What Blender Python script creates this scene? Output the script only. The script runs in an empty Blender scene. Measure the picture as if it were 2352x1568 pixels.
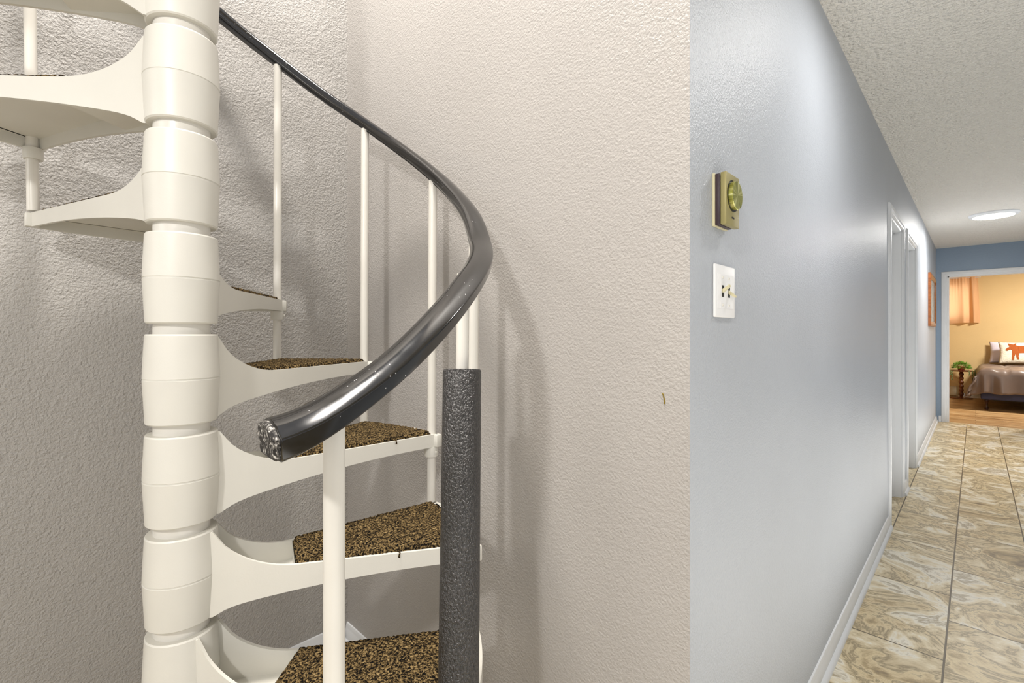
import bpy, bmesh, math, random
from mathutils import Vector, Matrix, noise
random.seed(7)
PI = math.pi
C = bpy.context.scene.collection
F = 1090.0; HZ = 764.0; CAMH = 1.245
YAW = math.radians(44.34)
FW = Vector((-math.sin(YAW), math.cos(YAW), 0)); RT = Vector((math.cos(YAW), math.sin(YAW), 0))

# ------------------------------------------------------------------ helpers
def finish(name, bm, m, parent=None, smooth=None):
    bmesh.ops.recalc_face_normals(bm, faces=bm.faces[:])
    me = bpy.data.meshes.new(name); bm.to_mesh(me); bm.free()
    o = bpy.data.objects.new(name, me); C.objects.link(o)
    if m: me.materials.append(m)
    if parent: o.parent = parent
    if smooth is not None:
        for p in me.polygons: p.use_smooth = True
        if smooth > 0:
            try: me.set_sharp_from_angle(angle=math.radians(smooth))
            except Exception: pass
    return o
def tag(o, label=None, cat=None, group=None, kind=None):
    if label: o['label'] = label
    if cat: o['category'] = cat
    if group: o['group'] = group
    if kind: o['kind'] = kind
    return o
def thing(name, label, cat, loc=(0,0,0), rotz=0, group=None):
    o = bpy.data.objects.new(name, None); C.objects.link(o)
    o.location = loc; o.rotation_euler = (0,0,rotz); o.empty_display_size = .1
    return tag(o, label, cat, group)
def bx(bm, x0,x1,y0,y1,z0,z1, bev=0, seg=2):
    r = bmesh.ops.create_cube(bm, size=1)
    for v in r['verts']:
        v.co = Vector(((x0+x1)/2+v.co.x*(x1-x0), (y0+y1)/2+v.co.y*(y1-y0), (z0+z1)/2+v.co.z*(z1-z0)))
    if bev:
        es = list({e for v in r['verts'] for e in v.link_edges})
        bmesh.ops.bevel(bm, geom=es, offset=bev, segments=seg, profile=.5, affect='EDGES')
def box(name, x0,x1,y0,y1,z0,z1, m, parent=None, bev=0, seg=2):
    bm = bmesh.new(); bx(bm,x0,x1,y0,y1,z0,z1,bev,seg); return finish(name,bm,m,parent, 40 if bev else None)
def lathe(bm, prof, seg=32, c=(0,0), axis='z', caps=True):
    rings=[]
    for r,z in prof:
        ring=[]
        for i in range(seg):
            a=2*PI*i/seg
            if axis=='z': p=(c[0]+r*math.cos(a), c[1]+r*math.sin(a), z)
            else: p=(z, c[0]+r*math.cos(a), c[1]+r*math.sin(a))
            ring.append(bm.verts.new(p))
        rings.append(ring)
    for a,b in zip(rings,rings[1:]):
        for i in range(seg):
            bm.faces.new((a[i],a[(i+1)%seg],b[(i+1)%seg],b[i]))
    if caps:
        for q in (rings[0],rings[-1]): bm.faces.new(q)
def tube(bm, p0, p1, r0, r1=None, seg=20):
    r1 = r0 if r1 is None else r1
    p0=Vector(p0); p1=Vector(p1); d=(p1-p0).normalized()
    a=d.orthogonal().normalized(); b=d.cross(a)
    R=[]
    for p,r in ((p0,r0),(p1,r1)):
        R.append([bm.verts.new(p+(a*math.cos(2*PI*i/seg)+b*math.sin(2*PI*i/seg))*r) for i in range(seg)])
    for i in range(seg): bm.faces.new((R[0][i],R[0][(i+1)%seg],R[1][(i+1)%seg],R[1][i]))
    bm.faces.new(R[0]); bm.faces.new(R[1])
def sweep(bm, frames, prof, caps=True):
    """frames: (pos, side, up, scale)"""
    rings=[]
    for p,s,u,k in frames:
        rings.append([bm.verts.new(p+s*a*k+u*b*k) for a,b in prof])
    n=len(prof)
    for a,b in zip(rings,rings[1:]):
        for i in range(n): bm.faces.new((a[i],a[(i+1)%n],b[(i+1)%n],b[i]))
    if caps: bm.faces.new(rings[0]); bm.faces.new(rings[-1])
    return rings
def polyprism(bm, pts, f0, f1):
    """pts 2d -> f0(p), f1(p) give the two 3d sides"""
    a=[bm.verts.new(f0(p)) for p in pts]; b=[bm.verts.new(f1(p)) for p in pts]
    n=len(pts)
    for i in range(n): bm.faces.new((a[i],a[(i+1)%n],b[(i+1)%n],b[i]))
    bm.faces.new(a); bm.faces.new(b)

# ------------------------------------------------------------------ materials
def lin(c):
    return tuple((x/255/12.92 if x/255<=.04045 else ((x/255+.055)/1.055)**2.4) for x in c)+(1,)
def newmat(name):
    m=bpy.data.materials.new(name); m.use_nodes=True
    nt=m.node_tree; b=nt.nodes['Principled BSDF']; return m,nt,b
def N(nt,t,**k):
    n=nt.nodes.new(t)
    for a,v in k.items():
        if a.startswith('_'): setattr(n,a[1:],v)
        else: n.inputs[a.replace('_',' ')].default_value=v
    return n
def coords(nt, scale=(1,1,1), mode='Object'):
    tc=nt.nodes.new('ShaderNodeTexCoord'); mp=nt.nodes.new('ShaderNodeMapping')
    mp.inputs['Scale'].default_value=scale; nt.links.new(tc.outputs[mode],mp.inputs['Vector']); return mp.outputs['Vector']
def ramp(nt, fac, stops):
    r=nt.nodes.new('ShaderNodeValToRGB'); e=r.color_ramp.elements
    while len(e)<len(stops): e.new(.5)
    for i,(p,c) in enumerate(stops): e[i].position=p; e[i].color=c if len(c)==4 else lin(c)
    nt.links.new(fac,r.inputs['Fac']); return r.outputs['Color']
def bump(nt,b,h,strength,dist):
    n=N(nt,'ShaderNodeBump',Strength=strength,Distance=dist); nt.links.new(h,n.inputs['Height'])
    nt.links.new(n.outputs['Normal'],b.inputs['Normal']); return n
def plain(name,c,rough=.5,metal=0,spec=.5,bumpy=None,var=0):
    m,nt,b=newmat(name); b.inputs['Base Color'].default_value=lin(c)
    b.inputs['Roughness'].default_value=rough; b.inputs['Metallic'].default_value=metal
    b.inputs['Specular IOR Level'].default_value=spec
    if var or bumpy:
        v=coords(nt)
        n=N(nt,'ShaderNodeTexNoise',Scale=(bumpy[0] if bumpy else 30),Detail=4.0); nt.links.new(v,n.inputs['Vector'])
        if bumpy: bump(nt,b,n.outputs['Fac'],bumpy[1],bumpy[2])
        if var:
            n2=N(nt,'ShaderNodeTexNoise',Scale=6.0,Detail=6.0); nt.links.new(v,n2.inputs['Vector'])
            a=lin(c); d=tuple(x*(1-var) for x in a[:3])+(1,)
            nt.links.new(ramp(nt,n2.outputs['Fac'],[(.3,d),(.6,a)]),b.inputs['Base Color'])
    return m
def wallmat(name,c,scale=85,dist=.004,strength=.8,rough=.42,var=.06):
    m,nt,b=newmat(name)
    v=coords(nt)
    n=N(nt,'ShaderNodeTexNoise',Scale=float(scale),Detail=3.0,Roughness=.55); nt.links.new(v,n.inputs['Vector'])
    vo=N(nt,'ShaderNodeTexNoise',Scale=float(scale)*.38,Detail=2.0); nt.links.new(v,vo.inputs['Vector'])
    mx=N(nt,'ShaderNodeMath',_operation='MULTIPLY_ADD'); nt.links.new(vo.outputs['Fac'],mx.inputs[0]); mx.inputs[1].default_value=.45
    nt.links.new(n.outputs['Fac'],mx.inputs[2])
    bump(nt,b,mx.outputs[0],strength,dist)
    n2=N(nt,'ShaderNodeTexNoise',Scale=1.6,Detail=3.0); nt.links.new(v,n2.inputs['Vector'])
    a=lin(c); d=tuple(x*(1-var) for x in a[:3])+(1,)
    nt.links.new(ramp(nt,n2.outputs['Fac'],[(.35,d),(.65,a)]),b.inputs['Base Color'])
    b.inputs['Roughness'].default_value=rough; b.inputs['Specular IOR Level'].default_value=.4
    return m
M={}
M['stairwall']=wallmat('grey paint lit warm',(172,169,165),scale=160,dist=.0060,strength=.9,rough=.5)  # one grey paint on these walls; each tint carries its wall's light
M['backwall']=wallmat('back grey paint lit warm',(175,171,167),scale=175,dist=.0034,strength=.7,rough=.42)  # same paint again, the stairwell's warm light put into its colour
M['hallwall']=wallmat('grey paint lit cool',(184,189,196),scale=190,dist=.0034,strength=.7,rough=.40)  # same paint, made cooler to hold the hall's light in its colour
M['endwall']=wallmat('grey paint lit blue',(142,160,180),scale=80,dist=.003,strength=.5,rough=.5)  # same paint, bluer: the light at the hall end is painted in
M['yellow']=wallmat('bedroom paint',(222,194,140),scale=60,dist=.003,strength=.4,rough=.6)
M['ceil']=wallmat('ceiling texture',(226,222,213),scale=80,dist=.022,strength=1.0,rough=.8,var=.04)
M['trim']=plain('white trim paint',(226,228,230),.35,var=.04)
M['white']=plain('white cast paint',(214,212,204),.40,bumpy=(260,.12,.001),var=.05)
M['whitepole']=plain('white pole paint',(220,217,209),.28,var=.06)
def popcorn():
    m,nt,b=newmat('popcorn ceiling'); v=coords(nt)
    vo=N(nt,'ShaderNodeTexVoronoi',Scale=62.0,_feature='SMOOTH_F1'); vo.inputs['Randomness'].default_value=1; vo.inputs['Smoothness'].default_value=.35; nt.links.new(v,vo.inputs['Vector'])
    n=N(nt,'ShaderNodeTexNoise',Scale=130.0,Detail=3.0); nt.links.new(v,n.inputs['Vector'])
    a=N(nt,'ShaderNodeMath',_operation='MULTIPLY_ADD'); nt.links.new(vo.outputs['Distance'],a.inputs[0]); a.inputs[1].default_value=-1.1; nt.links.new(n.outputs['Fac'],a.inputs[2])
    bump(nt,b,a.outputs[0],1.0,.012)
    b.inputs['Base Color'].default_value=lin((240,236,227)); b.inputs['Roughness'].default_value=.6; b.inputs['Specular IOR Level'].default_value=.35
    return m
M['ceil']=popcorn()
def scuffed():
    m,nt,b=newmat('black vinyl rail')
    v=coords(nt); n=N(nt,'ShaderNodeTexVoronoi',Scale=110.0); nt.links.new(v,n.inputs['Vector'])
    n2=N(nt,'ShaderNodeTexNoise',Scale=9.0,Detail=3.0); nt.links.new(v,n2.inputs['Vector'])
    sp=N(nt,'ShaderNodeMath',_operation='LESS_THAN'); sp.inputs[1].default_value=.085; nt.links.new(n.outputs['Distance'],sp.inputs[0])
    g=N(nt,'ShaderNodeMath',_operation='GREATER_THAN'); g.inputs[1].default_value=.56; nt.links.new(n2.outputs['Fac'],g.inputs[0])
    mu=N(nt,'ShaderNodeMath',_operation='MULTIPLY'); nt.links.new(sp.outputs[0],mu.inputs[0]); nt.links.new(g.outputs[0],mu.inputs[1])
    nt.links.new(ramp(nt,mu.outputs[0],[(0,(9,7,6)),(1,(190,190,190))]),b.inputs['Base Color'])
    n3=N(nt,'ShaderNodeTexNoise',Scale=25.0,Detail=5.0); nt.links.new(v,n3.inputs['Vector'])
    nt.links.new(ramp(nt,n3.outputs['Fac'],[(.3,(.07,.07,.07,1)),(.75,(.17,.17,.17,1))]),b.inputs['Roughness'])
    b.inputs['Specular IOR Level'].default_value=.75
    return m
M['rail']=scuffed()
def endmat():
    m,nt,b=newmat('scuffed rail end'); v=coords(nt)
    n=N(nt,'ShaderNodeTexNoise',Scale=190.0,Detail=6.0,Roughness=.7); nt.links.new(v,n.inputs['Vector'])
    nt.links.new(ramp(nt,n.outputs['Fac'],[(.46,(20,18,17)),(.54,(90,86,82)),(.64,(215,212,205))]),b.inputs['Base Color'])
    b.inputs['Roughness'].default_value=.6; bump(nt,b,n.outputs['Fac'],.6,.002); return m
M['railend']=endmat()
def foam():
    m,nt,b=newmat('black foam sleeve'); v=coords(nt,(1,1,.75))
    n=N(nt,'ShaderNodeTexNoise',Scale=270.0,Detail=3.0,Roughness=.55,Distortion=.3); nt.links.new(v,n.inputs['Vector'])
    nt.links.new(ramp(nt,n.outputs['Fac'],[(.4,(10,9,9)),(.62,(48,45,45))]),b.inputs['Base Color'])
    b.inputs['Roughness'].default_value=.30
    b.inputs['Specular IOR Level'].default_value=.9
    bump(nt,b,n.outputs['Fac'],1.0,.0055); return m
M['foam']=foam()
def carpet():
    m,nt,b=newmat('brown flecked carpet'); v=coords(nt)
    n=N(nt,'ShaderNodeTexNoise',Scale=210.0,Detail=3.0,Roughness=.6,Distortion=.6); nt.links.new(v,n.inputs['Vector'])
    nt.links.new(ramp(nt,n.outputs['Fac'],[(.43,(14,12,10)),(.50,(74,60,38)),(.57,(122,102,68)),(.68,(158,136,96))]),b.inputs['Base Color'])
    b.inputs['Roughness'].default_value=.95; b.inputs['Specular IOR Level'].default_value=.1
    bump(nt,b,n.outputs['Fac'],1.0,.006); return m
M['carpet']=carpet()
def brass_radial():
    m,nt,b=newmat('brushed brass dial'); tc=nt.nodes.new('ShaderNodeTexCoord')
    sx=nt.nodes.new('ShaderNodeSeparateXYZ'); nt.links.new(tc.outputs['Object'],sx.inputs[0])
    at=N(nt,'ShaderNodeMath',_operation='ARCTAN2'); nt.links.new(sx.outputs['Y'],at.inputs[0]); nt.links.new(sx.outputs['Z'],at.inputs[1])
    n=N(nt,'ShaderNodeTexNoise',_noise_dimensions='1D',Scale=1.4,Detail=5.0,Roughness=.7); nt.links.new(at.outputs[0],n.inputs['W'])
    nt.links.new(ramp(nt,n.outputs['Fac'],[(.35,(120,118,52)),(.5,(176,176,88)),(.62,(235,232,170))]),b.inputs['Base Color'])
    b.inputs['Metallic'].default_value=.75; b.inputs['Roughness'].default_value=.3; return m
M['dial']=brass_radial()
M['gold']=plain('thermostat gold plastic',(158,148,98),.42,metal=.25,bumpy=(400,.2,.0006))
M['darkplastic']=plain('dark thermostat body',(58,42,48),.45,bumpy=(500,.3,.001))
M['cream']=plain('cream plastic',(214,206,170),.4)
M['plate']=plain('white switch plate',(240,240,240),.35)
M['black']=plain('black gap',(15,14,14),.5)
def tiles():
    m,nt,b=newmat('stone tile floor')
    tc=nt.nodes.new('ShaderNodeTexCoord'); s=nt.nodes.new('ShaderNodeSeparateXYZ'); nt.links.new(tc.outputs['Object'],s.inputs[0])
    ay=N(nt,'ShaderNodeMath',_operation='ADD'); ay.inputs[1].default_value=-2.79+.62*8; nt.links.new(s.outputs['Y'],ay.inputs[0])
    ax=N(nt,'ShaderNodeMath',_operation='ADD'); ax.inputs[1].default_value=.379+.293*10; nt.links.new(s.outputs['X'],ax.inputs[0])
    cb=nt.nodes.new('ShaderNodeCombineXYZ'); nt.links.new(ay.outputs[0],cb.inputs['X']); nt.links.new(ax.outputs[0],cb.inputs['Y'])
    br=N(nt,'ShaderNodeTexBrick',Scale=1.0,Mortar_Size=.0034,Mortar_Smooth=.2,Bias=0.0,Brick_Width=.62,Row_Height=.293)
    br.offset=.57; br.offset_frequency=2; br.squash=1.0
    br.inputs['Color1'].default_value=(0,0,0,1); br.inputs['Color2'].default_value=(1,1,1,1); br.inputs['Mortar'].default_value=(.5,.5,.5,1)
    nt.links.new(cb.outputs[0],br.inputs['Vector'])
    w=N(nt,'ShaderNodeMath',_operation='MULTIPLY'); w.inputs[1].default_value=9.0; nt.links.new(br.outputs['Color'],w.inputs[0])
    mp=nt.nodes.new('ShaderNodeMapping'); mp.inputs['Scale'].default_value=(1.15,1.3,1); mp.inputs['Rotation'].default_value=(0,0,-.15)
    nt.links.new(tc.outputs['Object'],mp.inputs['Vector'])
    n=N(nt,'ShaderNodeTexNoise',_noise_dimensions='4D',Scale=2.7,Detail=10.0,Roughness=.64,Distortion=1.5); nt.links.new(mp.outputs[0],n.inputs['Vector']); nt.links.new(w.outputs[0],n.inputs['W'])
    c=ramp(nt,n.outputs['Fac'],[(.32,(122,108,84)),(.40,(182,160,120)),(.45,(222,204,164)),(.485,(150,134,104)),(.505,(200,182,144)),(.55,(224,210,178)),(.59,(236,230,214)),(.64,(170,156,126)),(.70,(240,236,226))])
    mm=nt.nodes.new('ShaderNodeMix'); mm.data_type='RGBA'; nt.links.new(br.outputs['Fac'],mm.inputs[0]); nt.links.new(c,mm.inputs[6]); mm.inputs[7].default_value=lin((92,80,58))
    nt.links.new(mm.outputs[2],b.inputs['Base Color']); b.inputs['Roughness'].default_value=.38
    inv=N(nt,'ShaderNodeMath',_operation='SUBTRACT'); inv.inputs[0].default_value=1; nt.links.new(br.outputs['Fac'],inv.inputs[1])
    bump(nt,b,inv.outputs[0],.5,.002); return m
M['tiles']=tiles()
def planks():
    m,nt,b=newmat('wood plank floor'); v=coords(nt)
    br=N(nt,'ShaderNodeTexBrick',Scale=1.0,Mortar_Size=.002,Brick_Width=1.1,Row_Height=.14); br.offset=.37
    br.inputs['Color1'].default_value=(0,0,0,1); br.inputs['Color2'].default_value=(1,1,1,1); nt.links.new(v,br.inputs['Vector'])
    w=N(nt,'ShaderNodeMath',_operation='MULTIPLY'); w.inputs[1].default_value=7.0; nt.links.new(br.outputs['Color'],w.inputs[0])
    v2=coords(nt,(1.2,14,1)); n=N(nt,'ShaderNodeTexNoise',_noise_dimensions='4D',Scale=1.6,Detail=6.0,Distortion=.5); nt.links.new(v2,n.inputs['Vector']); nt.links.new(w.outputs[0],n.inputs['W'])
    c=ramp(nt,n.outputs['Fac'],[(.3,(128,92,52)),(.45,(184,142,92)),(.6,(214,180,130)),(.72,(232,208,166))])
    mm=nt.nodes.new('ShaderNodeMix'); mm.data_type='RGBA'; nt.links.new(br.outputs['Fac'],mm.inputs[0]); nt.links.new(c,mm.inputs[6]); mm.inputs[7].default_value=lin((90,62,36))
    nt.links.new(mm.outputs[2],b.inputs['Base Color']); b.inputs['Roughness'].default_value=.35; return m
M['planks']=planks()
def wood(name,c1,c2,sc=(3,3,30)):
    m,nt,b=newmat(name); v=coords(nt,sc); n=N(nt,'ShaderNodeTexNoise',Scale=4.0,Detail=4.0); nt.links.new(v,n.inputs['Vector'])
    nt.links.new(ramp(nt,n.outputs['Fac'],[(.35,c1),(.65,c2)]),b.inputs['Base Color']); b.inputs['Roughness'].default_value=.35; return m
M['framewood']=wood('orange wood frame',(122,66,26),(160,92,42))
M['tablewood']=wood('walnut table',(84,44,20),(126,70,32))
M['art']=plain('picture print',(196,206,200),.15,var=.25)
M['comforter']=plain('taupe satin comforter',(122,106,96),.36,var=.08)
M['navy']=plain('navy box spring cloth',(66,70,100),.8)
M['legwood']=wood('dark bed leg',(44,22,14),(74,38,24))
def fur():
    m,nt,b=newmat('white fleece'); v=coords(nt); n=N(nt,'ShaderNodeTexNoise',Scale=70.0,Detail=5.0); nt.links.new(v,n.inputs['Vector'])
    b.inputs['Base Color'].default_value=lin((238,232,214)); b.inputs['Roughness'].default_value=.95; bump(nt,b,n.outputs['Fac'],.8,.01); return m
M['fur']=fur()
M['moose']=plain('rust felt',(168,86,30),.9)
M['lilac']=plain('pale lilac pillowcase',(222,216,230),.8)
def cloth():
    m,nt,b=newmat('peach curtain'); b.inputs['Base Color'].default_value=lin((232,190,144)); b.inputs['Roughness'].default_value=.7
    tr=N(nt,'ShaderNodeBsdfTranslucent'); tr.inputs['Color'].default_value=lin((245,205,160)); mx=nt.nodes.new('ShaderNodeMixShader'); mx.inputs[0].default_value=.35
    nt.links.new(b.outputs[0],mx.inputs[1]); nt.links.new(tr.outputs[0],mx.inputs[2]); nt.links.new(mx.outputs[0],nt.nodes['Material Output'].inputs['Surface']); return m
M['curtain']=cloth()
M['leaf']=plain('fresh green leaf',(118,172,54),.5,var=.4)
M['trail']=plain('grey green leaf',(120,142,86),.6,var=.25)
M['pot']=plain('terracotta pot',(150,62,36),.7)
M['heater']=plain('beige heater metal',(204,194,166),.5)
def emis(name,c,s):
    m,nt,b=newmat(name); b.inputs['Emission Color'].default_value=c; b.inputs['Emission Strength'].default_value=s; b.inputs['Base Color'].default_value=(.8,.8,.8,1); return m
M['lamp']=emis('lit diffuser',(1,.97,.92,1),9)
M['day']=emis('daylit glass',(1,.98,.95,1),2.2)
M['mark']=plain('mustard scuff',(128,108,30),.7)

def struct(o): o['kind']='structure'; return o

# ------------------------------------------------------------------ setting
XW=-.40; YB=.908; XL=-1.815; CE=2.43; YE=8.98; XR=.66; YF=12.68; T=.115
struct(box('floor',-3.2,3.4,-3.2,YE+.03,-.05,0,M['tiles']))
bm=bmesh.new()
bx(bm,XW,3.4,-3.2,YE,CE,CE+.12)
bx(bm,-3.2,XW,-3.2,-.62,CE,CE+.12)
struct(finish('ceiling',bm,M['ceil']))
# hallway wall with two door openings
D=[(3.91,4.63),(4.98,5.72)]; DH=2.02
bm=bmesh.new()
ys=[YB]+[v for d in D for v in d]+[YE]
for i in range(0,len(ys),2): bx(bm,XW-T,XW,ys[i],ys[i+1],0,CE)
for a,b_ in D: bx(bm,XW-T,XW,a,b_,DH,CE)
bx(bm,XW-T,XW,YB,YB+.2,CE,4.6)
struct(finish('wall_hall',bm,M['hallwall']))
# stairwell walls
struct(box('wall_back',XL-.1,XW-.0005,YB-.0005,YB+T,0,4.6,M['backwall']))
struct(box('wall_left',XL-T,XL,-3.2,YB-.0005,0,4.6,M['stairwall']))
# end wall with opening
OX0=-.28; OX1=.52
bm=bmesh.new(); bx(bm,-3.2,OX0,YE,YE+T,0,CE); bx(bm,OX1,3.2,YE,YE+T,0,CE); bx(bm,OX0,OX1,YE,YE+T,DH+.01,CE)
struct(finish('wall_end',bm,M['endwall']))
struct(box('wall_right',XR,XR+T,1.5,YE,0,CE,M['hallwall']))
# bedroom shell
struct(box('floor_bedroom',-2.4,3.2,YE+.03,YF+.1,-.05,0,M['planks']))
struct(box('ceiling_bedroom',-2.4,3.2,YE+T,YF+.1,CE+.05,CE+.15,M['ceil']))
WX0,WX1,WZ0,WZ1=-.95,-.08,1.5,2.2
bm=bmesh.new(); bx(bm,-2.4,WX0,YF,YF+.1,0,CE+.05); bx(bm,WX1,3.2,YF,YF+.1,0,CE+.05); bx(bm,WX0,WX1,YF,YF+.1,0,WZ0); bx(bm,WX0,WX1,YF,YF+.1,WZ1,CE+.05)
struct(finish('wall_bedroom_far',bm,M['yellow']))
struct(box('wall_bedroom_left',-2.5,-2.4,YE+T,YF+.1,0,CE+.05,M['yellow']))
struct(box('wall_bedroom_right',3.2,3.3,YE+T,YF+.1,0,CE+.05,M['yellow']))
struct(box('wall_bedroom_near',-2.4,OX0-.02,YE+T,YE+T+.01,0,CE+.05,M['yellow']))
w=struct(box('window_1',WX0,WX1,YF+.06,YF+.075,WZ0,WZ1,M['day']))
bm=bmesh.new()
for a in ((WX0,WX0+.04,WZ0,WZ1),(WX1-.04,WX1,WZ0,WZ1),(WX0,WX1,WZ0,WZ0+.04),(WX0,WX1,WZ1-.04,WZ1),((WX0+WX1)/2-.02,(WX0+WX1)/2+.02,WZ0,WZ1)):
    bx(bm,a[0],a[1],YF+.035,YF+.059,a[2],a[3])
finish('window_frame',bm,M['trim'],w)
# casings
def casing_profile(w_=.06):
    return [(0,0),(w_,0),(w_,.007),(w_-.008,.013),(w_*.45,.015),(w_*.3,.010),(.006,.010),(0,.005)]
def door_set(n,a,b_):
    bm=bmesh.new(); w_=.06
    def P(y,z,d): return (XW+d,y,z)
    pr=casing_profile(w_)
    # mitred three-sided casing; profile u=0 at opening, u=w outer
    path=[(a,0,-1,0),(a,DH,-1,1),(b_,DH,1,1),(b_,0,1,0)]
    rings=[]
    for y,z,sy,sz in path: rings.append([bm.verts.new(P(y+sy*u,z+sz*u,d)) for u,d in pr])
    for r0,r1 in zip(rings,rings[1:]):
        for i in range(len(pr)): bm.faces.new((r0[i],r0[(i+1)%len(pr)],r1[(i+1)%len(pr)],r1[i]))
    bm.faces.new(rings[0]); bm.faces.new(rings[-1])
    struct(finish('trim_%d'%n,bm,M['trim']))
    bm=bmesh.new()   # jamb lining and stop
    bx(bm,XW-T,XW-.001,a-.001,a+.016,0,DH); bx(bm,XW-T,XW-.001,b_-.016,b_+.001,0,DH); bx(bm,XW-T,XW-.001,a,b_,DH-.016,DH)
    bx(bm,XW-.075,XW-.045,a+.016,a+.028,0,DH-.016); bx(bm,XW-.075,XW-.045,b_-.028,b_-.016,0,DH-.016); bx(bm,XW-.075,XW-.045,a,b_,DH-.028,DH-.016)
    d=struct(finish('door_%d'%n,bm,M['trim']))
    box('door_panel',XW-T,XW-.078,a+.018,b_-.018,.008,DH-.02,M['trim'],d,bev=.003)
    bm=bmesh.new(); lathe(bm,[(.012,XW-.078),(.012,XW-.06),(.026,XW-.052),(.028,XW-.046),(.02,XW-.042)],20,(a+.08,.95),'x'); finish('door_knob',bm,M['gold'],d,30)
door_set(1,*D[0]); door_set(2,*D[1])
# end opening casing + jamb
bm=bmesh.new(); pr=casing_profile(.067); rings=[]
for x,z,sx,sz in [(OX0,0,-1,0),(OX0,DH+.01,-1,1),(OX1,DH+.01,1,1),(OX1,0,1,0)]:
    rings.append([bm.verts.new((x+sx*u,YE-d,z+sz*u)) for u,d in pr])
for r0,r1 in zip(rings,rings[1:]):
    for i in range(len(pr)): bm.faces.new((r0[i],r0[(i+1)%len(pr)],r1[(i+1)%len(pr)],r1[i]))
bm.faces.new(rings[0]); bm.faces.new(rings[-1])
bx(bm,OX0-.001,OX0+.014,YE,YE+T,0,DH+.01); bx(bm,OX1-.014,OX1+.001,YE,YE+T,0,DH+.01); bx(bm,OX0,OX1,YE,YE+T,DH-.004,DH+.01)
struct(finish('trim_3',bm,M['trim']))
# baseboards (with quarter round shoe)
BP=[(0,0),(.026,0),(.0255,.008),(.022,.016),(.016,.020),(.0125,.022),(.0125,.052),(.009,.058),(.0085,.066),(.005,.078),(0,.08)]
def base(name,pts_,nrm):
    bm=bmesh.new(); rings=[]
    for p in pts_: rings.append([bm.verts.new((p[0]+nrm[0]*u,p[1]+nrm[1]*u,z)) for u,z in BP])
    n=len(BP)
    for i in range(n): bm.faces.new((rings[0][i],rings[0][(i+1)%n],rings[1][(i+1)%n],rings[1][i]))
    bm.faces.new(rings[0]); bm.faces.new(rings[1])
    return struct(finish(name,bm,M['trim'],None,35))
base('baseboard_hall_near',[(XW,YB),(XW,D[0][0]-.061)],(1,0))
base('baseboard_hall_middle',[(XW,D[0][1]+.061),(XW,D[1][0]-.061)],(1,0))
base('baseboard_hall_far',[(XW,D[1][1]+.061),(XW,YE)],(1,0))
base('baseboard_end',[(XW+.027,YE),(OX0-.068,YE)],(0,-1))
base('baseboard_right',[(XR,1.5),(XR,YE)],(-1,0))
base('baseboard_back',[(XL,YB),(XW,YB)],(0,-1))
base('baseboard_left',[(XL,-3.2),(XL,YB-.03)],(1,0))
base('baseboard_bedroom',[(-.24,YF),(3.2,YF)],(0,-1))

# ------------------------------------------------------------------ spiral staircase
Z=.96
CC=Vector((-1.1958*Z,.2296*Z,0)); RB=.590; U=Vector((-.9820,.1886,0)); V=Vector((.1886,.9820,0))
DPSI=28.5; PSI0=25.43; Z0=CAMH+.1060; RISE=.19695
TH0=math.atan2(U.y,U.x)
def psi(k): return PSI0+DPSI*k
def cyl(ps,r,z):
    a=math.radians(ps); return Vector((CC.x,CC.y,0))+(U*math.cos(a)+V*math.sin(a))*r+Vector((0,0,z))
stair=thing('spiral_staircase','white metal spiral staircase with brown carpeted treads and black handrail','staircase',(CC.x,CC.y,0))
def local(o): # children meshes are written in world space; shift them into stair space
    o.parent=stair; o.location=(-CC.x,-CC.y,0); return o
# column (the neck visible between the hubs)
bm=bmesh.new(); lathe(bm,[(.0485,0.0),(.0485,3.7)],40,(0,0)); col=finish('column',bm,M['whitepole'],stair,30)
bm=bmesh.new(); lathe(bm,[(.13,0.0005),(.13,.012),(.07,.02),(.06,.05)],40,(0,0)); finish('base_plate',bm,M['white'],stair,30)
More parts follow.
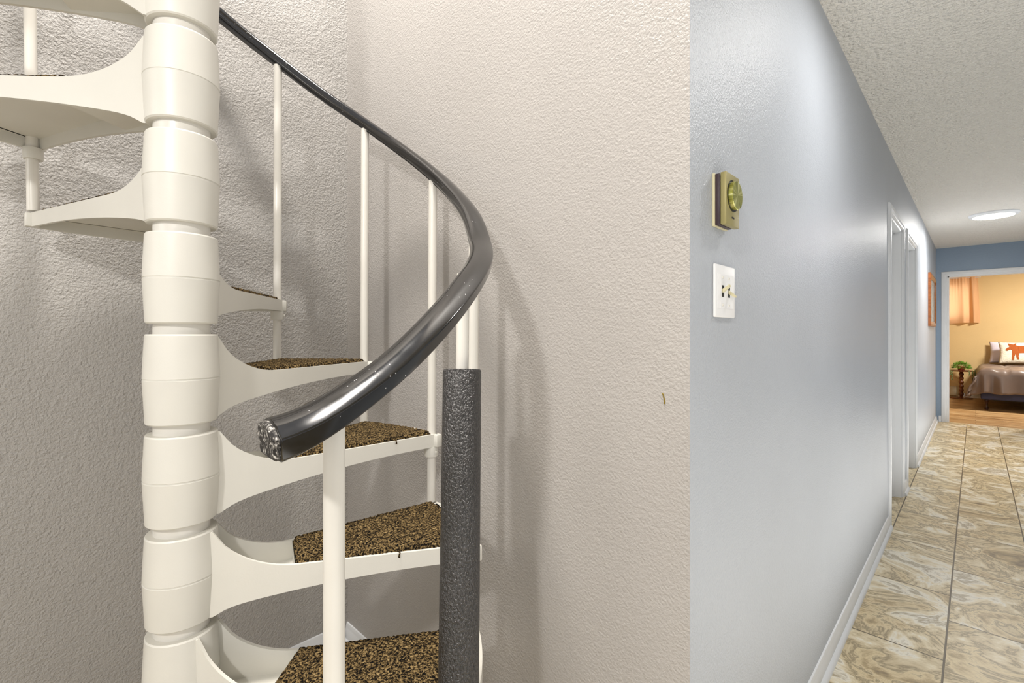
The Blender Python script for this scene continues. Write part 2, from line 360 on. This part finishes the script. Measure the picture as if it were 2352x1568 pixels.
# tread: local frame x = along the tread's centre line, y = towards its front edge, z=0 at the top surface
HT=.088; R0=.055; RO=.604; HA=math.radians(15.6); WH=.036
def side(t_,r):   # half width at distance r
    f=(r-R0)/(RO-R0); return WH+(RO*math.sin(HA)-WH)*f
def ztop(r):
    x=max(0,min(1,(r-.058)/(.165))); return .066*(1-x)**2.4+.018*math.exp(-(r-.058)/.012)*(1-x)
def zbot(r):
    x=max(0,min(1,(r-.058)/.44)); return -.0355-.038*(1-x)**2.0-.013*math.exp(-(r-.058)/.018)
ROX=RO*math.cos(HA)
def tread_mesh():
    bm=bmesh.new()
    n=36; rs=[.03+(ROX-.03)*(i/n)**1.25 for i in range(n+1)]; th=.007
    for s in (-1,1):
        A=[];B=[]
        for r in rs:
            w=side(0,r); rr=max(r,.058)
            zt,zb=ztop(rr),zbot(rr)
            A.append((bm.verts.new((r,s*w,zt)),bm.verts.new((r,s*w,zb)))); B.append((bm.verts.new((r,s*(w-th),zt)),bm.verts.new((r,s*(w-th),zb))))
        for i in range(n):
            bm.faces.new((A[i][0],A[i+1][0],A[i+1][1],A[i][1])); bm.faces.new((B[i][0],B[i+1][0],B[i+1][1],B[i][1]))
            bm.faces.new((A[i][0],A[i+1][0],B[i+1][0],B[i][0])); bm.faces.new((A[i][1],A[i+1][1],B[i+1][1],B[i][1]))
        for i in (0,n): bm.faces.new((A[i][0],A[i][1],B[i][1],B[i][0]))
    # outer rim, arc
    m_=16
    P=[]
    for i in range(m_+1):
        a=-HA+2*HA*i/m_; P.append([bm.verts.new((r*math.cos(a),r*math.sin(a),z)) for r,z in ((RO+.002,0),(RO+.002,-.036),(RO-.006,-.036),(RO-.006,0))])
    for p,q in zip(P,P[1:]):
        for i in range(4): bm.faces.new((p[i],q[i],q[(i+1)%4],p[(i+1)%4]))
    bm.faces.new(P[0]); bm.faces.new(P[-1])
    # lugs at both outer corners that the balusters pass through
    for s in (-1,1):
        bx(bm,ROX-.014,ROX+.008,min(s*.138,s*.1665),max(s*.138,s*.1665),-.036,-.0005,bev=.004)
    # deck plate and pocket end wall
    rin=.205
    a_=[(rin,-1),(ROX+.002,-1),(ROX+.002,1),(rin,1)]
    pts_=[(r,s*(side(0,r)-.004)) for r,s in a_[:2]]
    for i in range(m_+1):
        a=-HA+2*HA*i/m_; pts_.append(((RO-.004)*math.cos(a),(RO-.004)*math.sin(a)))
    pts_+= [(r,s*(side(0,r)-.004)) for r,s in a_[2:]]
    polyprism(bm,pts_,lambda p:(p[0],p[1],-.0015),lambda p:(p[0],p[1],-.009))
    bx(bm,rin,rin+.006,-side(0,rin)+.006,side(0,rin)-.006,-.047,-.0015)
    # pocket floor
    polyprism(bm,[(.05,-side(0,.05)+.004),(rin,-side(0,rin)+.004),(rin,side(0,rin)-.004),(.05,side(0,.05)-.004)],lambda p:(p[0],p[1],-.044),lambda p:(p[0],p[1],-.048))
    # under rib
    return bm
def hub_mesh():
    bm=bmesh.new()
    lathe(bm,[(.0495,-HT),(.0585,-HT),(.0610,-HT+.0025),(.0640,-.022),(.0652,-.002),(.0640,-.0010),(.0640,.0010),(.0652,.002),(.0642,.03),(.0616,HT-.003),(.0600,HT),(.0495,HT)],56)
    return bm
def carpet_mesh():
    bm=bmesh.new()
    nr,na=90,64; r0,r1=.208,ROX-.010
    grid=[]
    for j in range(na+1):
        row=[]
        t=-1+2*j/na
        for i in range(nr+1):
            r=r0+(r1-r0)*i/nr
            w=side(0,r)-.010
            ax=r; ay=t*w
            # ragged margin
            if j in (0,na): ay+=random.uniform(-.0035,.0035)
            if i==0: ax+=random.uniform(-.003,.003)
            if i>nr*.75:   # follow the curved rim
                f=(i/nr-.75)/.25; rr=(r1+.004); ang=math.atan2(ay,ax); ax=ax+(rr*math.cos(ang)/math.cos(0)-r1+.012-abs(ang)*.02)*f*f*.6
            e=0 if (j in(0,na) or i in (0,nr)) else 1
            z=.0085*e+(-.001 if e==0 else 0)+e*(noise.noise(Vector((ax*230,ay*230,3)))*.0022+random.uniform(-.0007,.0007))
            row.append(bm.verts.new((ax,ay,z)))
        grid.append(row)
    for j in range(na):
        for i in range(nr): bm.faces.new((grid[j][i],grid[j][i+1],grid[j+1][i+1],grid[j+1][i]))
    low=[]
    return bm
protos={}
def place_tread(k):
    ang=TH0-math.radians(psi(k)-13.6)
    if not protos:
        t=finish('tread',tread_mesh(),M['white'],None,28)
        h=finish('hub',hub_mesh(),M['white'],t,24)
        c=finish('carpet_pad',carpet_mesh(),M['carpet'],t,0); c['label']='brown and black flecked carpet pad'
        bm=bmesh.new(); 
        # collar under the front corner (local: front = -y because psi runs clockwise)
        pr=[(.0125,-.064),(.0185,-.064),(.0195,-.06),(.0195,-.036),(.0125,-.036)]
        lathe(bm,pr,24,(RB*math.cos(math.radians(13.6)),-RB*math.sin(math.radians(13.6))))
        bx(bm,RB*math.cos(math.radians(13.6))-.0035,RB*math.cos(math.radians(13.6))+.0035,-RB*math.sin(math.radians(13.6))-.0225,-RB*math.sin(math.radians(13.6))-.0185,-.0535,-.0465,bev=.001)
        g=finish('collar',bm,M['white'],t,30)
        protos['t']=t
    else:
        p=protos['t']; t=p.copy(); C.objects.link(t)
        for ch in list(p.children):
            d=ch.copy(); C.objects.link(d); d.parent=t
    t.parent=stair; t.location=(0,0,Z0-RISE*k); t.rotation_euler=(0,0,ang)
    return t
treads={k:place_tread(k) for k in range(-5,7)}
# spare hubs above / short hub at the foot
for k in range(-11,-5):
    bm=hub_mesh(); h=finish('hub',bm,M['white'],stair,24); h.location=(0,0,Z0-RISE*k)
# balusters
PR=.0122
def railz(ps):
    P=RAILZ
    for (a,za),(b_,zb) in zip(P,P[1:]):
        if ps<=b_ or (b_,zb)==P[-1]:
            t=(ps-a)/(b_-a); return za+(zb-za)*t
RR=.602
# handrail height above floor at a few angles around the stair, from the photograph
PIX=[(486,17),(640,140),(735,212),(835,281),(915,337),(988,392),(1040,441),(1080,492),(1100,560),(1078,640),(1035,700),(975,768),(905,838),(835,893),(760,946),(688,992),(622,1020)]
def solve(px,near):
    t=(px-1176)/F; b=math.atan(t); dc=math.atan(-.6948); D_=1.2176*Z
    de=b-dc; s=min(1,D_*math.sin(de)/RR)
    q=math.asin(s); ps=math.degrees(de+(PI-q if near else q))
    p=cyl(ps,RR,0); zc=p.dot(FW); return ps,zc
RAILZ=[]
for i,(x,y) in enumerate(PIX):
    ps,zc=solve(x,i>8)
    RAILZ.append((ps,CAMH+(HZ-y)/F*zc))
# smooth (least squares-ish): moving average in between
RZ=[RAILZ[0]]
for a,b_,c in zip(RAILZ,RAILZ[1:],RAILZ[2:]):
    RZ.append((b_[0],b_[1]))
RZ.append(RAILZ[-1]); RAILZ=RZ
a0,z0_=RAILZ[0]; sl=(RAILZ[3][1]-RAILZ[0][1])/(RAILZ[3][0]-RAILZ[0][0])
RAILZ=[(-150,z0_+sl*(-150-a0))]+RAILZ
print('RAIL',[(round(a,1),round(b_,3)) for a,b_ in RAILZ])
def smoothz(ps):
    s=0;w=0
    for d in range(-8,9):
        q=min(max(ps+d*1.0,-150),RAILZ[-1][0]); e=math.exp(-(d/4.5)**2)
        s+=railz(q)*e; w+=e
    return s/w
prof=[(-.0215,-.008),(-.0180,-.0135),(-.010,-.0145),(.010,-.0145),(.0185,-.0145),(.0232,-.0125),(.0250,-.004),(.0262,.0040),(.0160,.0118),(.005,.0154),(-.004,.0160),(-.012,.0148),(-.0185,.0112),(-.0215,.004)]
# refine to round it a little
frames=[]; ps=-150; end=RAILZ[-1][0]; L=[]
while ps<end: L.append(ps); ps+=1.5
L.append(end)
for i,ps in enumerate(L):
    p=cyl(ps,RR,smoothz(ps)); q0=cyl(ps-.5,RR,smoothz(ps-.5)); q1=cyl(ps+.5,RR,smoothz(min(ps+.5,end)))
    t=(q1-q0).normalized(); out=(cyl(ps,1,0)-cyl(ps,0,0)).normalized(); s=(out-t*out.dot(t)).normalized(); u=s.cross(t)
    if u.z<0: u=-u
    e=max(0,(ps-(end-16))/16)
    k=1+.34*e*e+.10*max(0,(ps-100)/(end-100))
    frames.append((p+u*.001*e*e,s,u,k))
bm=bmesh.new(); rings=sweep(bm,frames,prof)
rail=local(finish('handrail',bm,M['rail'],None,42)); rail['label']='glossy black vinyl handrail'
mod=rail.modifiers.new('b','BEVEL'); mod.width=.0016; mod.segments=2; mod.limit_method='ANGLE'; mod.angle_limit=math.radians(30)
# end cap insert
p,s,u,k=frames[-1]; t=s.cross(u); t=t if t.dot(frames[-1][0]-frames[-2][0])>0 else -t
bm=bmesh.new(); sweep(bm,[(p-t*.003,s,u,k*.9),(p+t*.0035,s,u,k*.9),(p+t*.006,s,u,k*.8)],prof)
ec=finish('end_cap',bm,M['railend'],rail,30); ec['label']='scuffed grey rail end'
# flat steel strip the rail clips on
bm=bmesh.new(); sweep(bm,[(f[0]-f[2]*.0150*f[3],f[1],f[2],1) for f in frames[:-6]],[(-.0125,-.0035),(.0125,-.0035),(.0125,.0035),(-.0125,.0035)])
st=finish('rail_strip',bm,M['black'],rail,None)
def pole(p0,p1,r=PR,name='baluster'):
    bm=bmesh.new(); tube(bm,p0,p1,r,seg=28); return local(finish(name,bm,M['whitepole'],None,30))
for k in range(-5,4):
    zb=Z0-RISE*(k+1)+.004
    zt=smoothz(psi(k))-.019
    if k==-2: pole(cyl(psi(k),RB,zb),cyl(psi(k)-1.0,RB+.004,zt))
    else: pole(cyl(psi(k),RB,zb),cyl(psi(k),RB+.006,zt))
# baluster inside the black sleeve leans outwards
pa=cyl(psi(4),.592,Z0-RISE*5+.004)
top=CC+ (FW*.922+RT*(.922*(1064-1176)/F)) - CC
zt4=smoothz(128)-.02
pb=Vector((top.x,top.y,zt4))
pole(pa,pb)
d=(pb-pa)
tz=CAMH+(HZ-845)/F*.935
s0=pa+d*((Z0-RISE*4+.012-pa.z)/d.z); s1=pa+d*((tz-pa.z)/d.z)
bm=bmesh.new()
dn=d.normalized(); 
sweep(bm,[(s0,dn.orthogonal().normalized(),dn.cross(dn.orthogonal().normalized()),1),(s1-dn*.003,dn.orthogonal().normalized(),dn.cross(dn.orthogonal().normalized()),1),(s1,dn.orthogonal().normalized(),dn.cross(dn.orthogonal().normalized()),.94)],[(.0362*math.cos(2*PI*i/56),.0362*math.sin(2*PI*i/56)) for i in range(56)])
sl_=local(finish('foam_sleeve',bm,M['foam'],None,50)); sl_['label']='black textured padded sleeve around a white baluster'
# near pole carrying the rail end
pc=cyl(163.7,.566,0); pt=Vector((pc.x,pc.y,smoothz(163)-.020)); pbm=Vector((pc.x,pc.y,Z0-RISE*5-.03))
pole(pbm,pt,.0133)
# frayed threads on one tread
def thread(k,r,off,ln,seed):
    random.seed(seed)
    ang=TH0-math.radians(psi(k)-13.6)
    bm=bmesh.new(); w=side(0,r)+.0015
    p=Vector((r,-w+.012,.004)); pts_=[p,Vector((r+.002,-w-.0005,.001))]
    for i in range(6): pts_.append(Vector((r+.002+random.uniform(-.004,.004),-w-.001,-.002-ln*(i+1)/6)))
    for a,b_ in zip(pts_,pts_[1:]): tube(bm,a,b_,.0013,seg=6)
    return finish('loose_thread',bm,M['carpet'],treads[k])
thread(3,.50,0,.016,1); thread(3,.535,0,.018,2); thread(3,.41,0,.006,4); thread(2,.45,0,.005,3)

# ------------------------------------------------------------------ wall fittings
def P3(px,y,zc):
    q=FW*zc+RT*(zc*(px-1176)/F); return Vector((q.x,q.y,CAMH+(HZ-y)/F*zc))
th=thing('thermostat','brass coloured dial thermostat on the grey hall wall above the light switch','thermostat',(XW,1.052,CAMH+.2815))
def tb(name,x0,x1,y0,y1,z0,z1,m,bev=0): return box(name,x0,x1,y0,y1,z0,z1,m,th,bev)
o=tb('mounting_plate',0.0002,.006,-.037,.037,-.056,.056,M['cream'],.0012)
o=tb('body',.006,.0155,-.035,.035,-.054,.054,M['darkplastic'],.001)
bm=bmesh.new(); bx(bm,.018,.030,-.0375,.0375,-.0545,.0545,bev=.0012)
cov=finish('cover',bm,M['gold'],th,40)
tb('spacer',.0155,.018,-.030,.034,-.05,.05,M['black'])
bm=bmesh.new(); lathe(bm,[(.0335,.0301),(.0335,.0308),(.0322,.0308)],48,(0,.009),'x'); finish('dial_recess',bm,M['black'],cov,30)
bm=bmesh.new(); lathe(bm,[(.0295,.0305),(.0300,.034),(.0300,.0385),(.0290,.0398)],64,(0,0),'x')
dl=finish('dial',bm,M['dial'],th,30); dl.location=(0,0,.009)
bm=bmesh.new(); bx(bm,.0301,.0308,-.0065,.0065,-.0390,-.0355); finish('badge',bm,M['black'],cov)
bm=bmesh.new(); lathe(bm,[(.0025,.0309),(.0025,.0325)],12,(-.002,.0405),'x'); finish('pointer',bm,M['gold'],cov)
sw=thing('light_switch','white double toggle light switch plate below the brass thermostat','light switch',(XW,1.075,CAMH+.0905))
bm=bmesh.new()
pw=.0575; ph=.057
bx(bm,.0002,.0065,-pw,pw,-ph,ph,bev=.003,seg=3)
finish('plate',bm,M['plate'],sw,40)
bm=bmesh.new()
bx(bm,.0066,.0072,-pw+.012,pw-.012,-.037,.037)
for i in range(7):
    for s in (-1,1): bx(bm,.0072,.0076,s*(.030+i*.0024)-.0006,s*(.030+i*.0024)+.0006,-.037,.037)
finish('ribbed_inset',bm,M['plate'],sw)
for s,up in ((-1,1),(1,-1)):
    y=s*.0175-.0
    box('slot',.0072,.0078,y-.0052,y+.0052,-.0125,.0125,M['black'],sw)
    bm=bmesh.new(); 
    a=[(.0072,-.004),(.0072,.004),(.021,up*.0105+.0028),(.0225,up*.0105),(.021,up*.0105-.0028)]
    polyprism(bm,a,lambda p:(p[0],y-.0045,p[1]),lambda p:(p[0],y+.0045,p[1]))
    finish('toggle',bm,M['cream'],sw)
    for z in (-.030,.030):
        bm=bmesh.new(); lathe(bm,[(.003,.0072),(.003,.0082),(.0022,.0088)],14,(y,z),'x'); finish('screw',bm,M['whitepole'],sw)
# picture frame
pf=thing('picture_frame','orange wooden framed picture on the far hall wall','picture frame',(XW,7.92,1.64))
bm=bmesh.new(); hw,hh=.53,.315; pr_=[(0,.0008),(0,.022),(.02,.028),(.045,.020),(.06,.014),(.06,.0008)]
rings=[]
for sy,sz in ((-1,-1),(-1,1),(1,1),(1,-1)): rings.append([bm.verts.new((d_,sy*(hw-u_),sz*(hh-u_))) for u_,d_ in pr_])
for i in range(4):
    for j in range(len(pr_)): bm.faces.new((rings[i][j],rings[i][(j+1)%6],rings[(i+1)%4][(j+1)%6],rings[(i+1)%4][j]))
finish('frame',bm,M['framewood'],pf)
box('picture',.001,.010,-hw+.055,hw-.055,-hh+.055,hh-.055,M['art'],pf)
# ceiling disc light
cl=thing('ceiling_light','round flat lit ceiling light in the hallway','ceiling light',(.127,6.74,CE))
bm=bmesh.new(); lathe(bm,[(.185,-.0005),(.185,-.010),(.172,-.022),(.150,-.026),(.150,-.0005)],64,(0,0)); finish('rim',bm,M['trim'],cl,30)
bm=bmesh.new(); lathe(bm,[(.149,-.012),(.149,-.027),(.10,-.031),(.02,-.032)],64,(0,0)); finish('diffuser',bm,M['lamp'],cl,30)
# scuff on back wall
q=P3(1525,915,1); dr=Vector((q.x,q.y,0)); s_=(YB-.001)/dr.y; 
zc=s_
bm=bmesh.new(); X0=dr.x*s_; Z1=CAMH+(HZ-915)/F*zc
pp=[(-.0035,.010),(-.001,.008),(-.0005,.003),(.001,-.001),(.0018,-.006),(.001,-.0105)]
for a,b_ in zip(pp,pp[1:]): tube(bm,(X0+a[0],YB-.0015,Z1+a[1]),(X0+b_[0],YB-.0015,Z1+b_[1]),.0014,seg=6)
tag(finish('paint_chip',bm,M['mark']),'small mustard coloured scuff on the grey wall right of the handrail','scuff')

# ------------------------------------------------------------------ bedroom
# box spring + mattress + legs
BX0=.055; BX1=1.50; BY0=10.82; BY1=YF-.05
bed=thing('bed','bed with taupe comforter over a navy base on dark legs','bed',((BX0+BX1)/2,(BY0+BY1)/2,0))
def bl(o): o.parent=bed; o.location=(-(BX0+BX1)/2,-(BY0+BY1)/2,0); return o
bl(box('box_spring',BX0,BX1,BY0,BY1,.165,.39,M['navy'],None,.03,3))
bl(box('mattress',BX0+.01,BX1-.01,BY0+.01,BY1,.385,.60,M['lilac'],None,.05,3))
for x in (BX0+.07,BX1-.07):
    for y in (BY0+.07,BY1-.1):
        bm=bmesh.new(); lathe(bm,[(.03,.17),(.034,.15),(.022,.12),(.016,.06),(.020,.04),(.026,.03),(.024,.008),(.018,.0005)],16,(x,y)); bl(finish('leg',bm,M['legwood'],None,30))
# comforter: draped grid
bm=bmesh.new(); nx,ny=90,90; OV=.30
g=[]
W=BX1-BX0; Lh=BY1-BY0
def drape(s,half):  # s: arc length from centre -> (offset, drop)
    a=abs(s); sg=1 if s>=0 else -1
    r=.09
    if a<half-r: return sg*a,0
    q=a-(half-r); arc=r*PI/2
    if q<arc: t=q/r; return sg*(half-r+r*math.sin(t)),-(r-r*math.cos(t))
    return sg*half,-(r+(q-arc))
for j in range(ny+1):
    row=[]
    for i in range(nx+1):
        sx=-(W/2+.10+.34)+(W+.20+.68)*i/nx
        sy=-(Lh/2+.10+.30)+(Lh+.10+.30-.02)*j/ny
        ox,dx=drape(sx,W/2+.03); oy,dy=drape(sy,Lh/2+.06)
        drop=min(dx,dy) if (dx<-.09 and dy<-.09) else dx+dy
        z=.665+drop
        fl=max(0,-drop-.05)
        x=(BX0+BX1)/2+ox+(ox/abs(ox+1e-9))*fl*(.04+.26*max(0,(11.9-((BY0+BY1)/2+oy))/1.1))*(1 if dx<-.05 else 0)
        y=(BY0+BY1)/2+oy-(fl*.18 if dy<-.05 else 0)
        nn=noise.noise(Vector((x*6+sx*2,y*6,1.3)))*.02+noise.noise(Vector((x*16,y*9,z*7)))*.010
        y-=fl*.11*math.sin(sx*26+1.5*math.sin(sx*9)) if dy<-.05 else 0
        x-=fl*.06*math.sin(sy*24) if dx<-.05 else 0
        z+=nn+(.0 if fl else .008*math.sin(sx*7)*math.sin(sy*6))
        # stitched seams
        for sm in (-.42,0,.42):
            z-=.018*math.exp(-((sx-sm)/.02)**2)*(1 if fl==0 else .3)
        sj=-(Lh/2)+.02
        z-=.022*math.exp(-((sy-sj)/.018)**2)
        row.append(bm.verts.new((x,min(y,YF-.012),max(z,.2))))
    g.append(row)
for j in range(ny):
    for i in range(nx): bm.faces.new((g[j][i],g[j][i+1],g[j+1][i+1],g[j+1][i]))
cf=bl(finish('comforter',bm,M['comforter'],None,0))
mo=cf.modifiers.new('s','SOLIDIFY'); mo.thickness=.018
def pillow(name,w,h,t,m,loc,rot,label):
    bm=bmesh.new(); n=26; sd=[]
    for sgn in (1,-1):
        gr=[]
        for j in range(n+1):
            rw=[]
            for i in range(n+1):
                u=-1+2*i/n; v=-1+2*j/n
                e=(1-abs(u)**3.2)*(1-abs(v)**3.2)
                k=1-.06*(1-abs(v))*abs(u)**2-.0
                x=u*w/2*(1-.07*(1-v*v)*abs(u)); z=v*h/2*(1-.07*(1-u*u)*abs(v))
                rw.append(bm.verts.new((x,-sgn*(t/2)*max(0,e)**.55,z)))
            gr.append(rw)
        for j in range(n):
            for i in range(n): bm.faces.new((gr[j][i],gr[j][i+1],gr[j+1][i+1],gr[j+1][i]))
    bmesh.ops.remove_doubles(bm,verts=bm.verts[:],dist=.0005)
    o=finish(name,bm,m,None,0); o.location=loc; o.rotation_euler=rot
    if label: tag(o,label,'pillow')
    return o
p1=pillow('pillow',.62,.40,.15,M['lilac'],(.485,YF-.135,.885),(-.26,0,.0),'plain pale lilac pillow behind the rust animal cushion')
cu=pillow('throw_pillow',.62,.40,.13,M['fur'],(.60,YF-.39,.885),(-.30,0,0),'white fleecy cushion with a rust coloured moose silhouette')
# animal silhouette, facing left
mo_=[(-.235,.055),(-.215,.085),(-.175,.10),(-.14,.125),(-.19,.150),(-.205,.175),(-.165,.158),(-.13,.15),(-.105,.175),(-.085,.165),(-.11,.135),(-.06,.120),(.0,.125),(.06,.105),(.13,.095),(.19,.07),(.215,.02),(.20,-.03),(.215,-.08),(.205,-.145),(.175,-.145),(.185,-.08),(.165,-.03),(.15,-.035),(.16,-.09),(.115,-.15),(.09,-.145),(.125,-.09),(.10,-.02),(.02,-.015),(-.055,-.02),(-.065,-.08),(-.055,-.14),(-.085,-.14),(-.095,-.08),(-.10,-.03),(-.12,-.08),(-.125,-.15),(-.155,-.15),(-.15,-.08),(-.145,-.01),(-.15,.04),(-.175,.05),(-.21,.025),(-.235,.03)]
bm=bmesh.new()
vs=[bm.verts.new((x*.92,0,z*.95)) for x,z in mo_]; f=bm.faces.new(vs)
bmesh.ops.triangulate(bm,faces=[f])
for _ in range(3): bmesh.ops.subdivide_edges(bm,edges=bm.edges[:],cuts=1)
def psurf(x,z,w=.62,h=.40,t=.13):
    u=x/(w/2);v=z/(h/2); return (t/2)*max(0,(1-abs(u)**3.2)*(1-abs(v)**3.2))**.55
for v in bm.verts: v.co.y=-psurf(v.co.x,v.co.z)-.004
mz=finish('moose_patch',bm,M['moose'],cu); mz['label']='rust felt moose silhouette'
# side table
tx,ty=-.197,12.40
tbl=thing('side_table','small round walnut pedestal table with turned post','side table',(tx,ty,0))
bm=bmesh.new(); lathe(bm,[(.165,.516),(.172,.522),(.172,.530),(.165,.536)],48,(0,0)); finish('table_top',bm,M['tablewood'],tbl,40)
bm=bmesh.new(); pr_=[(.02,.028)]
for i in range(6):
    zc_=.05+.075*i
    pr_+=[(.022,zc_),(.034,zc_+.018),(.038,zc_+.034),(.034,zc_+.05),(.022,zc_+.068)]
pr_+=[(.028,.50),(.045,.516)]; lathe(bm,pr_,28,(0,0)); finish('post',bm,M['tablewood'],tbl,60)
bm=bmesh.new(); lathe(bm,[(.165,.0005),(.168,.010),(.155,.018),(.05,.024),(.03,.03)],40,(0,0)); finish('base',bm,M['tablewood'],tbl,40)
# plant
pl=thing('potted_plant','bushy trailing green plant on the small round walnut table','plant',(tx,ty,.537))
bm=bmesh.new(); lathe(bm,[(.045,0),(.058,.06),(.062,.062),(.062,.07),(.054,.07),(.050,.05)],28,(0,0)); finish('pot',bm,M['pot'],pl,30)
random.seed(3); bm=bmesh.new()
def leaf(bm,p,d,ln,w):
    d=d.normalized(); s=d.cross(Vector((random.uniform(-1,1),random.uniform(-1,1),random.uniform(.2,1)))).normalized(); n=d.cross(s)
    v=[bm.verts.new(p),bm.verts.new(p+d*ln*.5+s*w),bm.verts.new(p+d*ln+n*ln*.1),bm.verts.new(p+d*ln*.5-s*w)]
    bm.faces.new(v)
for i in range(900):
    a=random.uniform(0,2*PI); e=math.asin(random.uniform(-.15,1)); r=random.uniform(.6,1)
    d=Vector((math.cos(a)*math.cos(e),math.sin(a)*math.cos(e),math.sin(e)))
    p=Vector((d.x*.125*r,d.y*.125*r,.045+max(0,d.z)*.105*r))
    leaf(bm,p,d+Vector((0,0,random.uniform(-.6,.4))),random.uniform(.02,.045),random.uniform(.003,.006))
finish('foliage',bm,M['leaf'],pl)
for (ax,ay,ln) in ((-.155,-.04,.23),(-.11,-.165,.19),(-.13,-.11,.10),(.165,-.02,.21),(.14,-.12,.24),(.10,-.15,.09),(.175,.03,.17)):
    bm=bmesh.new(); f_=1.12
    tube(bm,(ax*.5,ay*.5,.07),(ax*f_,ay*f_,.012),.0016,seg=6); tube(bm,(ax*f_,ay*f_,.012),(ax*f_,ay*f_,-ln),.0014,seg=6)
    for i in range(int(ln*650)):
        z=.01-ln*random.random(); a=random.uniform(0,2*PI)
        leaf(bm,Vector((ax*f_,ay*f_,z)),Vector((math.cos(a),math.sin(a),-.7)),random.uniform(.012,.024),.004)
    finish('trailing_stem',bm,M['trail'],pl)
# heater
ht=thing('baseboard_heater','beige electric baseboard heater on the bedroom wall behind the table','heater',(-.77,YF,0))
bm=bmesh.new()
pr_=[(0,.03),(-.055,.03),(-.062,.045),(-.062,.165),(-.050,.195),(0,.20)]
polyprism(bm,pr_,lambda p:(-.5,p[0]-.0005,p[1]),lambda p:(.5,p[0]-.0005,p[1])); finish('housing',bm,M['heater'],ht)
box('louver_slot',-.49,.40,-.065,-.0625,.145,.165,M['black'],ht)
box('louver_slot',-.49,.40,-.065,-.0625,.040,.062,M['black'],ht)
box('end_box',.38,.503,-.067,-.001,.027,.203,M['heater'],ht,.003)
# curtain
ct=thing('curtain','short peach curtain hanging over the bedroom window','curtain',(-.45,YF-.06,2.33))
bm=bmesh.new(); nx,nz=160,30; g=[]
for j in range(nz+1):
    v_=j/nz; row=[]
    for i in range(nx+1):
        u_=i/nx; x=-.55+1.03*u_
        x=x*(1+.06*v_)
        amp=.018+.022*v_
        y=amp*math.sin(u_*2*PI*5+1.6*math.sin(u_*14))+.006*math.sin(u_*150)*(1-v_)**3
        z=-.90*v_+ .008*math.sin(u_*9)*v_
        row.append(bm.verts.new((x,y-.01,z)))
    g.append(row)
for j in range(nz):
    for i in range(nx): bm.faces.new((g[j][i],g[j][i+1],g[j+1][i+1],g[j+1][i]))
finish('fabric',bm,M['curtain'],ct,0)
bm=bmesh.new(); tube(bm,(-.60,-.008,-.03),(.52,-.008,-.03),.006,seg=12); finish('rod',bm,M['trim'],ct,30)

# ------------------------------------------------------------------ camera
cam=bpy.data.cameras.new('camera'); cam.sensor_width=36; cam.sensor_fit='HORIZONTAL'; cam.lens=F/2352*36
cam.shift_y=-(784-HZ)/2352; cam.clip_start=.02
co=bpy.data.objects.new('camera',cam); C.objects.link(co); co.location=(0,0,CAMH); co.rotation_euler=(PI/2,0,YAW)
bpy.context.scene.camera=co
# ------------------------------------------------------------------ light
def area(name,loc,tgt,size,power,col=(1,1,1),shape='DISK'):
    l=bpy.data.lights.new(name,'AREA'); l.shape=shape; l.size=size; l.energy=power; l.color=col
    o=bpy.data.objects.new(name,l); C.objects.link(o); o.location=loc
    o.rotation_euler=(Vector(tgt)-Vector(loc)).to_track_quat('-Z','Y').to_euler(); return o
area('room_ceiling_lamp',(.12,-1.15,2.3),(-.9,.6,1.0),.14,24,(1,.97,.94))
area('living_lamp',(-1.5,-1.7,2.3),(-1.0,.6,1.2),1.3,14,(1,.95,.89))
area('stairwell_lamp',(-.9,.1,4.4),(-1.4,.4,1.5),.5,150,(1,.94,.87))
area('hall_lamp',(.127,6.74,2.38),(.127,6.74,0),.28,28,(1,.97,.93))
area('entry_lamp',(.12,1.9,2.38),(.05,1.9,0),.20,10,(1,.98,.96))
area('bedroom_lamp',(1.2,10.9,2.4),(1.0,11.2,0),.5,100,(1,.93,.84))
def point(name,loc,r,power,col=(1,1,1)):
    l=bpy.data.lights.new(name,'POINT'); l.shadow_soft_size=r; l.energy=power; l.color=col
    o=bpy.data.objects.new(name,l); C.objects.link(o); o.location=loc; return o
h_=area('hall_bounce',(.2,5.2,.04),(.2,5.2,2.4),.7,29,(1,.99,.96),'RECTANGLE'); h_.data.size_y=7.0; h_.rotation_euler=(PI,0,0)  # unseen upward light added over the floor to lift the hall ceiling
h_=area('room_bounce',(.9,.2,.04),(.9,.2,2.4),1.6,19,(1,.99,.96),'RECTANGLE'); h_.data.size_y=2.0; h_.rotation_euler=(PI,0,0)  # added unseen light standing in for floor bounce near the camera
point('room_fill',(.6,-1.2,1.3),.4,6,(1,.99,.97))  # added fill without a fixture, softens the shade around the camera
wd=bpy.data.worlds.new('world'); bpy.context.scene.world=wd; wd.use_nodes=True
bg=wd.node_tree.nodes['Background']; bg.inputs['Color'].default_value=(.98,.98,1,1); bg.inputs['Strength'].default_value=.85
sc=bpy.context.scene
sc.view_settings.view_transform='Standard'; sc.view_settings.look='None'; sc.view_settings.exposure=0
